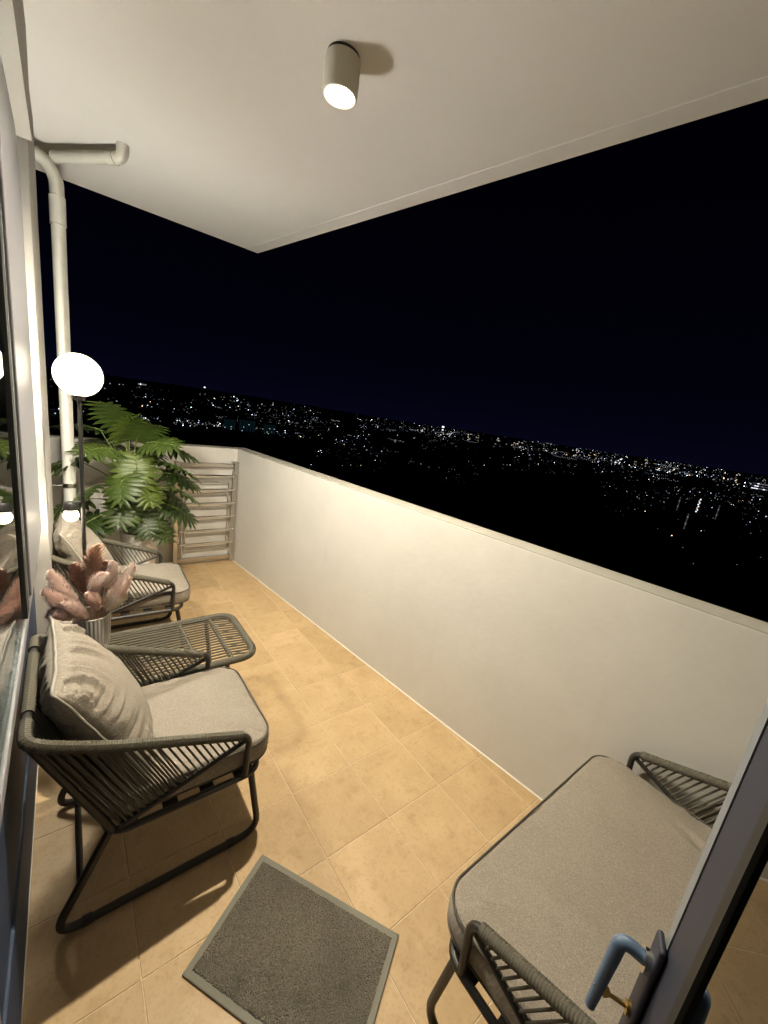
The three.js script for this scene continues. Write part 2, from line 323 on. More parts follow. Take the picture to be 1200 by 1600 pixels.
// ---------------------------------------------------------------- downpipe
{
  const t = thing('downpipe', 'white plastic drain pipe rising beside the wall end to the ceiling', 'pipe', [0.005, 0, -3.28]);
  part('pipe', tube([V(0, 0.0, 0), V(0, 2.655, 0), V(-0.05, 2.73, 0.005), V(-0.16, 2.745, 0.01)], 0.034, 0.09, { sides: 20 }), M.pvc, t);
  part('pipe_socket', [sweep([V(0, 2.42, 0), V(0, 2.425, 0), V(0, 2.56, 0), V(0, 2.565, 0)], 0.0385, { sides: 20 })], M.pvc, t);
  const br = part('bracket', [new THREE.CylinderGeometry(0.0395, 0.0395, 0.028, 20, 1, false).translate(0, 0.9, 0), box(-0.1, -0.036, 0.894, 0.906, -0.01, 0.01)], M.steel, t);
  part('bolt', new THREE.CylinderGeometry(0.005, 0.005, 0.07, 8).rotateZ(Math.PI / 2).translate(-0.06, 0.9, 0.018), M.chrome, br);
  const c = thing('ceiling_pipe', 'short white drain pipe lying under the ceiling at the wall end', 'pipe', [0, 0, 0]);
  part('pipe', tube([V(0.0, 2.755, -3.28), V(0.285, 2.76, -2.94), V(0.286, 2.83, -2.938)], 0.030, 0.045, { sides: 18 }), M.pvc, c);
  const d = V(0.285, 0, 0.34).normalize();
  part('elbow_collar', sweep([0.36, 0.362, 0.40, 0.402].map(s => V(0.0 + d.x * s, 2.755 + 0.0113 * s, -3.28 + d.z * s)), 0.0345, { sides: 18 }), M.pvc, c);
}

// ---------------------------------------------------------------- ceiling downlight (a lit lamp)
{
  const t = thing('ceiling_light', 'lit white cylinder spotlight mounted on the ceiling', 'ceiling lamp', [0.803, H_CEIL, -1.552]);
  const r = 0.062, L = 0.12;
  const prof = [[0.0001, -0.006], [0.054, -0.006], [0.054, -0.012], [r, -0.012], [r, -L + 0.003], [r - 0.003, -L], [r - 0.007, -L], [r - 0.009, -L + 0.004], [r - 0.012, -L + 0.04], [0.0001, -L + 0.041]].map(p => new THREE.Vector2(...p));
  part('housing', new THREE.LatheGeometry(prof, 40), M.lampWhite, t);
  part('mount', new THREE.CylinderGeometry(0.057, 0.057, 0.012, 32).translate(0, -0.006, 0), M.lampBlack, t);
  part('bulb', new THREE.SphereGeometry(0.031, 24, 12).scale(1, 0.55, 1).translate(0, -L + 0.016, 0), M.diffuser, t);
  const ring = part('glow_reflector', new THREE.LatheGeometry([[0.030, -L + 0.022], [0.0515, -L + 0.004], [0.0525, -L + 0.002]].map(p => new THREE.Vector2(...p)), 32), M.chrome, t);
  ring.material = std({ color: lin(0.9, 0.88, 0.8), emissive: lin(1, 0.9, 0.66), emissiveIntensity: 5, roughness: 0.3, side: THREE.DoubleSide });  // ring given its own glow to stand for reflected bulb light
  const s = new THREE.SpotLight(LAMP_WARM, SPOT_I, 0, 1.32, 0.55, 2);
  s.position.set(0, -L - 0.008, 0); s.target.position.set(0, -2.5, 0); t.add(s); t.add(s.target); s.castShadow = true; s.shadow.radius = 1.2;
}

// ---------------------------------------------------------------- floor lamp with globe and small reading light
{
  const t = thing('floor_lamp', 'slim black floor lamp with glowing white globe and small reading light', 'lamp', [0.05, 0, -2.24]);
  const base = [[0.0001, 0], [0.11, 0], [0.112, 0.004], [0.11, 0.012], [0.02, 0.02], [0.012, 0.03], [0.0001, 0.03]].map(p => new THREE.Vector2(...p));
  part('base', new THREE.LatheGeometry(base, 36), M.lampBlack, t);
  part('pole', new THREE.CylinderGeometry(0.0085, 0.0085, 1.5, 14).translate(0, 0.77, 0), M.lampBlack, t);
  part('globe_holder', new THREE.CylinderGeometry(0.03, 0.02, 0.03, 20).translate(0, 1.525, 0), M.lampBlack, t);
  part('globe', new THREE.SphereGeometry(0.089, 40, 28).translate(0, 1.615, 0), M.globe, t);
  part('arm', tube([V(0, 1.05, 0), V(-0.035, 1.05, 0.0), V(-0.045, 1.02, 0)], 0.006, 0.015), M.lampBlack, t);
  const sh = part('shade', new THREE.LatheGeometry([[0.012, 1.052], [0.026, 1.048], [0.032, 1.016], [0.030, 1.016], [0.024, 1.044], [0.012, 1.048]].map(p => new THREE.Vector2(...p)), 28).translate(-0.045, 0, 0), M.lampBlack, t);
  part('bulb', new THREE.SphereGeometry(0.030, 24, 16).translate(-0.045, 0.988, 0), M.bulb, t);
  const p = new THREE.PointLight(lin(1, 0.94, 0.82), GLOBE_I, 0, 2); p.position.set(0, 1.615, 0); p.castShadow = true; p.shadow.radius = 4.2; t.add(p);
  const q = new THREE.PointLight(LAMP_WARM, BULB_I, 0, 2); q.position.set(-0.045, 0.98, 0); q.castShadow = true; q.shadow.radius = 1.1; t.add(q);
}

// ---------------------------------------------------------------- cushions
function rrOutline(w, d, r, per = 14, side = 40) { // rounded rectangle, always the same number of points
  const o = []; r = Math.min(r, w / 2 - 1e-4, d / 2 - 1e-4);
  const C = [[w / 2 - r, d / 2 - r, 0], [-w / 2 + r, d / 2 - r, 90], [-w / 2 + r, -d / 2 + r, 180], [w / 2 - r, -d / 2 + r, 270]];
  for (let c = 0; c < 4; c++) {
    const [cx, cz, a0] = C[c];
    for (let i = 0; i <= per; i++) { const a = (a0 + 90 * i / per) * Math.PI / 180; o.push([cx + r * Math.cos(a), cz + r * Math.sin(a)]); }
    const p = o[o.length - 1], n = C[(c + 1) % 4], an = n[2] * Math.PI / 180, q = [n[0] + r * Math.cos(an), n[1] + r * Math.sin(an)];
    for (let i = 1; i < side; i++) o.push([p[0] + (q[0] - p[0]) * i / side, p[1] + (q[1] - p[1]) * i / side]);
  }
  return o;
}
const slowN = fbm(6, 2, 19), puck = fbm(8, 3, 55), puck2 = fbm(16, 2, 66);
function fold(x, z, cx, cz, ang, len, h) { const dx = x - cx, dz = z - cz, u = dx * Math.cos(ang) + dz * Math.sin(ang), v = -dx * Math.sin(ang) + dz * Math.cos(ang) + 0.25 * u * u / len; return h * Math.exp(-((u / len) ** 2) * 2) * (Math.exp(-((v / 0.012) ** 2)) - 0.6 * Math.exp(-(((v + 0.02) / 0.018) ** 2))); }
function cushionGeo(w, d, r, th, crown) {
  const half = Math.min(w, d) / 2 - 0.001, prof = [];
  for (const t of [1, 0.6, 0.3, 0.1, 0.04]) prof.push([half * t, 0, 0]);
  prof.push([0.008, 0.002, 0], [0, 0.012, 0.2], [-0.006, th * 0.35, 0.6], [-0.007, th * 0.6, 0.6], [-0.001, th - 0.014, 0.4], [0.004, th - 0.004, 0.5]);
  for (let q = 1; q <= 40; q++) { const t = Math.pow(q / 40, 1.15); if (q < 1) continue; prof.push([0.004 + half * t * 0.99, th + crown * (1 - Math.pow(1 - t, 2.4)), 1 - t]); }
  const pos = [], uv = [], idx = []; let n = 0;
  prof.forEach(([ins, y, wr], k) => {
    const o = rrOutline(w - 2 * ins, d - 2 * ins, Math.max(0.004, r - ins)); n = o.length;
    o.forEach(([x, z], i) => {
      const edge = Math.exp(-Math.max(0, ins) / 0.05), pk = (puck(i / n * 4, 0.3) - 0.5) * 0.020 * edge * wr + (k > 9 ? (slowN(x * 0.5 + 0.2 + w, z * 0.5 + 0.1) - 0.5) * 0.020 + (puck2(x * 0.8 + 0.1, z * 0.35) - 0.5) * 0.008 - 0.010 * Math.exp(-((x - 0.1 * w) ** 2 + (z + d * 0.1) ** 2) / 0.03) + fold(x, z, -0.36 * w, -0.13, 2.1, 0.13, 0.010) + fold(x, z, -0.30 * w, -0.2, 0.5, 0.08, 0.007) + fold(x, z, 0.2 * w, -0.18, 1.0, 0.10, 0.006) : 0);
      pos.push(x, y + pk, z); uv.push(x + y * 0.3, z + y * 0.3);
    });
  });
  for (let k = 0; k < prof.length - 1; k++) for (let i = 0; i < n; i++) { const a = k * n + i, b = k * n + (i + 1) % n, c = a + n, e = b + n; idx.push(a, b, c, b, e, c); }
  const g = new THREE.BufferGeometry(); g.setAttribute('position', new THREE.Float32BufferAttribute(pos, 3)); g.setAttribute('uv', new THREE.Float32BufferAttribute(uv, 2));
  g.setIndex(idx); g.computeVertexNormals();
  const line = (y, out) => sweep(rrOutline(w + out, d + out, r).map(([x, z], i) => V(x, y + (puck(i / n * 3, 0.3) - 0.5) * 0.004, z)), 0.0034, { sides: 6, closed: true });
  return [g, line(th - 0.006, 0.002), line(0.010, 0.002)];
}
function pillowGeo(a, T) { // square scatter cushion standing in the xy plane, seam at z = 0
  const N = 96, pos = [], uv = [], idx = [];
  const at = (u, v) => {
    const px = a * u * (1 - 0.075 * (1 - Math.pow(Math.abs(v), 2.2)) * Math.pow(Math.abs(u), 3)), py = a * v * (1 - 0.075 * (1 - Math.pow(Math.abs(u), 2.2)) * Math.pow(Math.abs(v), 3));
    return [px, py];
  };
  for (const s of [1, -1]) for (let j = 0; j <= N; j++) for (let i = 0; i <= N; i++) {
    const e = t => Math.sin((t - 0.5) * Math.PI); const u = e(i / N), v = e(j / N), [x, y] = at(u, v);
    const eu = 1 - u * u, ev = 1 - v * v;
    let t = T * Math.pow(Math.max(0, eu), 0.48) * Math.pow(Math.max(0, ev), 0.48);
    const eu2 = Math.max(0, Math.abs(u) - 0.35) / 0.65, ev2 = Math.max(0, Math.abs(v) - 0.35) / 0.65;
    const amp = 0.034, wv = (puck(v * 1.5 + 0.2 + s, 0.2 + u * 0.06) - 0.5) * 2, wu = (puck(u * 1.5 + 0.7, 0.6 + s + v * 0.06) - 0.5) * 2;
    t += (amp * wv * eu2 * Math.min(1, eu * 6) + amp * wu * ev2 * Math.min(1, ev * 6) + 0.010 * (puck2(u * 0.21 + 0.5, v * 0.21 + 0.3) - 0.5)) * Math.min(1, eu * 5) * Math.min(1, ev * 5);
    pos.push(x, y, s * Math.max(0, t)); uv.push(x, y);
  }
  const w = N + 1;
  for (const s of [0, 1]) for (let j = 0; j < N; j++) for (let i = 0; i < N; i++) { const q = s * w * w + j * w + i; s ? idx.push(q, q + w, q + 1, q + 1, q + w, q + w + 1) : idx.push(q, q + 1, q + w, q + 1, q + w + 1, q + w); }
  const g = new THREE.BufferGeometry(); g.setAttribute('position', new THREE.Float32BufferAttribute(pos, 3)); g.setAttribute('uv', new THREE.Float32BufferAttribute(uv, 2)); g.setIndex(idx); g.computeVertexNormals();
  const seam = []; for (let k = 0; k < 160; k++) { const q = k / 40, f = q % 1 * 2 - 1, [u, v] = q < 1 ? [f, -1] : q < 2 ? [1, f] : q < 3 ? [-f, 1] : [-1, -f]; const [x, y] = at(u, v); seam.push(V(x * 1.006, y * 1.006, (puck(q * 0.6, 0.9) - 0.5) * 0.012)); }
  return [g, sweep(seam, 0.0042, { sides: 6, closed: true })];
}

// ---------------------------------------------------------------- rope lounge chairs (local: x across, z forward)
function makeLounge(name, label, category, hw, pos, turn, pillow) {
  const t = thing(name, label, category, pos, turn);
  const armPts = s => [V(s * hw, 0.335, 0.455), V(s * hw, 0.505, 0.462), V(s * hw, 0.572, 0.275), V(s * hw, 0.642, 0.077), V(s * hw, 0.706, -0.06), V(s * hw, 0.737, -0.106)];
  // top tube: both posts, arms and back in one bend
  const R = armPts(1), Lf = armPts(-1).reverse();
  const full = fillet([...R, ...Lf], [0, 0.035, 0.1, 0.1, 0.06, 0.075, 0.075, 0.06, 0.1, 0.1, 0.035, 0], false, 0.006);
  part('arm_frame', sweep(full, 0.0108, { sides: 10 }), M.frame, t);
  // wrapped lengths over that tube
  const cum = [0]; for (let i = 1; i < full.length; i++) cum.push(cum[i - 1] + full[i].distanceTo(full[i - 1]));
  const Ltot = cum[cum.length - 1], cut = (s0, s1) => full.filter((_, i) => cum[i] >= s0 && cum[i] <= s1);
  const sArm = 0.185, sBack = full.findIndex(p => p.x < hw - 0.075 && p.z < -0.05), sB = cum[sBack] + 0.004;
  part('arm_rail', wrapped(cut(sArm, sB), 0.0158), M.ropeRail, t);
  part('arm_rail', wrapped(cut(Ltot - sB, Ltot - sArm), 0.0158), M.ropeRail, t);
  part('back_rail', wrapped(cut(sB + 0.022, Ltot - sB - 0.022), 0.0158), M.ropeRail, t);
  part('seat_frame', tube([V(hw, 0.335, 0.05), V(hw, 0.335, 0.515), V(-hw, 0.335, 0.515), V(-hw, 0.335, 0.05)], 0.011, 0.07, { closed: true, sides: 10 }), M.frame, t);
  for (const s of [1, -1]) {
    part('rear_stile', tube([V(s * (hw - 0.006), 0.722, -0.098), V(s * (hw - 0.012), 0.335, 0.07)], 0.0108, 0.01, { sides: 10 }), M.frame, t);
    part('side_rail', tube([V(s * hw, 0.488, 0.447), V(s * (hw - 0.006), 0.345, 0.085)], 0.0085, 0.01, { sides: 8 }), M.frame, t);
    const x = s * (hw - 0.028);
    const leg = part('sled_leg', tube([V(x, 0.33, 0.485), V(x, 0.0125, 0.535), V(x, 0.0125, -0.085), V(x, 0.335, 0.068)], 0.012, 0.075, { sides: 12 }), M.frame, t);
    for (const z of [0.43, 0.0]) part('glide', new THREE.CylinderGeometry(0.0138, 0.0138, 0.026, 12).rotateX(Math.PI / 2).translate(x, 0.0138, z), M.rubber, leg);
  }
  part('cross_bar', tube([V(-(hw - 0.028), 0.165, -0.012), V(hw - 0.028, 0.165, -0.012)], 0.0095, 0.01, { sides: 10 }), M.frame, t);
  for (const z of [0.11, 0.22, 0.33, 0.44]) part('seat_slat', rbox(-hw, hw, 0.343, 0.352, z - 0.022, z + 0.022, 0.002), M.frame, t);
  // ropes of the two side panels
  const armCurve = f => { // height of the arm tube at f
    const P = [[0.46, 0.505], [0.275, 0.572], [0.077, 0.642], [-0.06, 0.706], [-0.106, 0.737]];
    for (let i = 0; i < 4; i++) if (f <= P[i][0] && f >= P[i + 1][0]) { const k = (P[i][0] - f) / (P[i][0] - P[i + 1][0]); return P[i][1] + (P[i + 1][1] - P[i][1]) * k; }
    return 0.5;
  };
  const n = 21;
  for (const s of [1, -1]) {
    const top = k => { const q = k / n, f = 0.415 - 0.50 * q; return V(s * hw, armCurve(f) - 0.004, f); };
    const bot = k => { const q = k / n, f = 0.432 - 0.345 * q; return V(s * (hw - 0.006 * q), 0.345 + (f - 0.085) * 0.395, f); };
    for (let k = 0; k <= n; k++) {
      rod('rope', top(k), bot(Math.max(0, k - 0.12)), 0.0033, M.rope, t);
      if (k < n && k > 9) rod('rope', top(k + 0.35), bot(k + 0.62), 0.0032, M.rope, t).position.x -= s * 0.007;
    }
  }
  // ropes of the back panel
  const nb = Math.round(2 * hw / 0.021);
  for (let k = 1; k < nb; k++) {
    const x = -hw + 2 * hw * k / nb;
    rod('rope', V(x, 0.733, -0.104), V(x * 0.975, 0.34, 0.062), 0.0036, M.rope, t);
    if (k % 1 === 0) rod('rope', V(x + 0.006, 0.733, -0.112), V((x + 0.014) * 0.975, 0.34, 0.053), 0.0036, M.rope, t);
  }
  const depth = 0.535, [cg, p1, p2] = cushionGeo(2 * hw - 0.03, depth, 0.085, 0.088, 0.02);
  const c = part('seat_cushion', cg, M.fabric, t); c.position.set(0, 0.354, 0.03 + depth / 2);
  part('piping', p1, M.piping, c); part('piping', p2, M.piping, c);
  if (pillow) {
    const [pg, seam] = pillowGeo(0.232, 0.100);
    const p = part('back_pillow', pg, M.fabric, t);
    p.position.set(...pillow.at); p.rotation.set(pillow.lean, pillow.yaw, pillow.roll, 'YXZ');
    part('piping', seam, M.pillowPiping, p);
  }
  return t;
}
const chair = makeLounge('lounge_chair', 'nearest grey rope lounge chair with scatter cushion, beside the doormat', 'chair', 0.258, [0.0, 0, -1.36], Math.PI / 2, { at: [0.005, 0.618, 0.055], lean: -0.5, yaw: 0.05, roll: -0.04 });
chair.userData.group = 'rope lounge chairs along the window wall';
{
  const c = chair.clone(); c.name = numbered('lounge_chair'); scene.add(c); c.position.set(0.015, 0, -2.665); c.rotation.y = Math.PI / 2 - 0.03;
  c.userData = { label: 'far grey rope lounge chair, before the potted plant and floor lamp', category: 'chair', group: 'rope lounge chairs along the window wall' };
}
makeLounge('loveseat', 'wide grey rope loveseat behind the door handle, against the parapet', 'sofa', 0.488, [1.206, 0, 0.142], Math.PI, null);

// ---------------------------------------------------------------- woven rope side table
{
  const t = thing('side_table', 'low woven rope table between the two lounge chairs', 'table', [0.36, 0, -1.855]);
  const hx = 0.335, hz = 0.212, y = 0.425;
  const rim = fillet([V(-hx, y, -hz), V(hx, y, -hz), V(hx, y, hz), V(-hx, y, hz)], 0.085, true, 0.006);
  part('rim', wrapped(rim, 0.0165, { closed: true }), M.ropeRail, t);
  for (const x of [0.075, 0.222]) part('cross_bar', wrapped(resample([V(x, y - 0.005, -hz + 0.01), V(x, y - 0.005, hz - 0.01)], 0.01), 0.011), M.ropeRail, t);
  part('cross_bar', tube([V(-0.24, y - 0.008, -hz + 0.01), V(-0.24, y - 0.008, hz - 0.01)], 0.009, 0.01), M.frame, t);
  const inX = z => { const c = hz - 0.085; return Math.abs(z) < c ? hx : hx - 0.085 + Math.sqrt(Math.max(0, 0.085 ** 2 - (Math.abs(z) - c) ** 2)); };
  const n = 17;
  for (let k = 0; k <= n; k++) {
    const z = -hz + 0.02 + (2 * hz - 0.04) * k / n, z2 = z + (hz * 2 - 0.04) / n * 0.5;
    rod('rope', V(-inX(z), y, z), V(0.075, y + 0.004, z), 0.0046, M.rope, t);
    if (k < n) rod('rope', V(-inX(z2), y - 0.004, z2), V(0.075, y, z2 + 0.002), 0.0044, M.rope, t);
    rod('rope', V(0.075, y + 0.004, z), V(0.222, y + 0.004, z), 0.0042, M.rope, t);
    if (k < n) rod('rope', V(0.222, y + 0.004, z), V(inX(z2) - 0.004, y, z2), 0.0042, M.rope, t);
    if (k % 3 === 0 && k < n) rod('rope', V(0.222, y + 0.002, z2 + 0.012), V(inX(z) - 0.004, y, z - 0.004), 0.0036, M.rope, t);
  }
  for (const x of [-0.2, 0.2]) part('sled_leg', tube([V(x, y - 0.01, -hz + 0.03), V(x * 1.25, 0.011, -hz + 0.01), V(x * 1.25, 0.011, hz - 0.01), V(x, y - 0.01, hz - 0.03)], 0.0105, 0.05, { sides: 10 }), M.frame, t);
}

// ---------------------------------------------------------------- vase and dried flowers
const VX = 0.062, VZ = -2.0, VY = 0.44;
{
  const t = thing('vase', 'pale ribbed vase of dried flowers on the woven table', 'vase', [VX, VY, VZ]);
  const pr = [[0.0001, 0], [0.058, 0], [0.064, 0.006], [0.068, 0.06], [0.070, 0.12], [0.071, 0.155], [0.069, 0.158], [0.066, 0.155], [0.064, 0.06], [0.056, 0.012], [0.0001, 0.012]].map(p => new THREE.Vector2(...p));
  const g = new THREE.LatheGeometry(pr, 120), p = g.attributes.position;
  for (let i = 0; i < p.count; i++) { const x = p.getX(i), z = p.getZ(i), a = Math.atan2(z, x), r = Math.hypot(x, z); const k = r > 0.062 ? 1 + 0.018 * Math.cos(a * 30) : 1; p.setX(i, x * k); p.setZ(i, z * k); }
  g.computeVertexNormals(); part('body', g, M.vase, t);
  part('rim', new THREE.TorusGeometry(0.069, 0.0028, 8, 48).rotateX(Math.PI / 2).translate(0, 0.157, 0), M.planter, t);
}
function plumeGeo(L, W, flakes, flat) { // feathery head along +y, drooping to +x
  const pos = [], idx = [];
  const spine = s => V(0.22 * L * s * s, L * s * (1 - 0.12 * s), 0);
  const core = []; for (let i = 0; i <= 10; i++) core.push(spine(i / 10));
  const cg = sweep(core, s => Math.max(0.0015, W * 0.14 * Math.pow(Math.sin(Math.PI * Math.min(1, 0.08 + s * 0.9)), 0.7)), { sides: 8 });
  for (let i = 0; i < flakes; i++) {
    const s = Math.pow(rnd(), 0.85), c = spine(s), a = rnd() * Math.PI * 2, w = W * Math.pow(Math.sin(Math.PI * (0.10 + 0.86 * s)), 0.7);
    const out = V(Math.cos(a), 0, Math.sin(a) * flat), up = V(0.44 * s, 1, 0).normalize(), l = rr(0.6, 1.15) * w * 1.25;
    const tip = c.clone().addScaledVector(out, l * 0.95).addScaledVector(up, l * 0.75), root = c.clone().addScaledVector(out, w * 0.18);
    const side = out.clone().cross(up).normalize().multiplyScalar(rr(0.0016, 0.0034)), mid = root.clone().lerp(tip, 0.5).addScaledVector(out, l * 0.08);
    const b = pos.length / 3;
    for (const q of [root, mid.clone().add(side), mid.clone().sub(side), tip]) pos.push(q.x, q.y, q.z);
    idx.push(b, b + 1, b + 2, b + 1, b + 3, b + 2);
  }
  const f = new THREE.BufferGeometry(); f.setAttribute('position', new THREE.Float32BufferAttribute(pos, 3)); f.setIndex(idx); f.computeVertexNormals();
  f.setAttribute('uv', new THREE.Float32BufferAttribute(new Float32Array(pos.length / 3 * 2), 2));
  return join([cg, f]);
}
{
  const t = thing('dried_flowers', 'bunch of coral and brown dried plumes standing in the vase', 'dried flowers', [VX, VY + 0.15, VZ]);
  // [base of the head, tip of the head, width, kind, roll] in metres from the vase mouth
  const H = [
    [[-0.045, 0.075, -0.02], [-0.165, 0.185, -0.03], 0.026, 0, 0.4], [[-0.03, 0.05, 0.03], [-0.165, 0.135, 0.05], 0.026, 1, 1.2],
    [[-0.015, 0.015, 0.055], [-0.08, 0.11, 0.085], 0.025, 0, 2.0], [[0.0, 0.09, 0.015], [0.02, 0.205, 0.02], 0.025, 0, 0.2],
    [[0.06, 0.09, 0.0], [0.19, 0.20, 0.02], 0.022, 2, 2.9], [[0.05, 0.11, -0.03], [0.115, 0.215, -0.04], 0.022, 2, 3.4],
    [[0.055, 0.03, 0.035], [0.085, 0.1, 0.055], 0.030, 3, 1], [[0.01, 0.11, -0.045], [-0.01, 0.30, -0.06], 0.034, 5, 0.4], [[0.03, 0.10, -0.05], [0.04, 0.26, -0.07], 0.030, 5, 2.4], [[-0.02, 0.09, -0.04], [-0.06, 0.22, -0.06], 0.026, 4, 1.4],
    [[0.035, 0.08, -0.04], [0.055, 0.22, -0.05], 0.026, 4, 1.4], [[-0.055, 0.0, 0.02], [-0.125, 0.055, 0.05], 0.030, 4, 2.2],
    [[-0.065, -0.0, -0.03], [-0.14, 0.07, -0.05], 0.028, 4, 0.9], [[0.02, 0.04, 0.045], [0.01, 0.13, 0.06], 0.020, 1, 2.6],
    [[0.06, 0.05, 0.04], [0.16, 0.175, 0.07], 0.019, 0, 2.3], [[-0.03, 0.02, 0.04], [-0.12, 0.06, 0.09], 0.024, 1, 2.0],
  ];
  for (const [b, e, w, k, roll] of H) {
    const B = V(...b), E = V(...e), d = E.clone().sub(B), L = d.length();
    const h = part(k === 5 || k === 4 ? 'seed_head' : 'plume', plumeGeo(L * 1.12, w * 1.25, k >= 4 ? 700 : 1300, 1), k === 5 ? M.paleSpike : k === 4 ? M.spike : M.plume[k], t);
    h.position.copy(B); h.quaternion.setFromUnitVectors(V(0, 1, 0), d.normalize()).multiply(new THREE.Quaternion().setFromAxisAngle(V(0, 1, 0), roll));
    part('stem', tube([V(b[0] * 0.3, -0.13, b[2] * 0.3), V(b[0] * 0.75, -0.02, b[2] * 0.75), B], 0.0018, 0.03, { sides: 5 }), M.straw, t);
  }
  // a long curled dry leaf
  for (const [x, y, z, a] of [[0.05, 0.03, 0.05, 0.5], [-0.02, 0.05, 0.05, 2.4], [0.07, 0.1, -0.01, 0.2]]) {
    const pos = [], uv = [], idx = []; const n = 12;
    for (let i = 0; i <= n; i++) { const s = i / n, w = 0.016 * Math.sin(Math.PI * Math.min(1, s + 0.06)), cx = Math.cos(a) * s * 0.09, cy = 0.10 * s - 0.045 * s * s; for (const q of [-1, 0, 1]) { pos.push(x + cx - q * w * 0.7 * Math.sin(a), y + cy + Math.abs(q) * 0.006 + q * w * 0.6, z + Math.sin(a) * s * 0.05 + q * w * 0.5); uv.push(s, q); } }
    for (let i = 0; i < n; i++) for (const q of [0, 1]) { const c = i * 3 + q; idx.push(c, c + 1, c + 3, c + 1, c + 4, c + 3); }
    const g = new THREE.BufferGeometry(); g.setAttribute('position', new THREE.Float32BufferAttribute(pos, 3)); g.setAttribute('uv', new THREE.Float32BufferAttribute(uv, 2)); g.setIndex(idx); g.computeVertexNormals();
    part('dry_leaf', g, M.plume[3], t);
  }
}

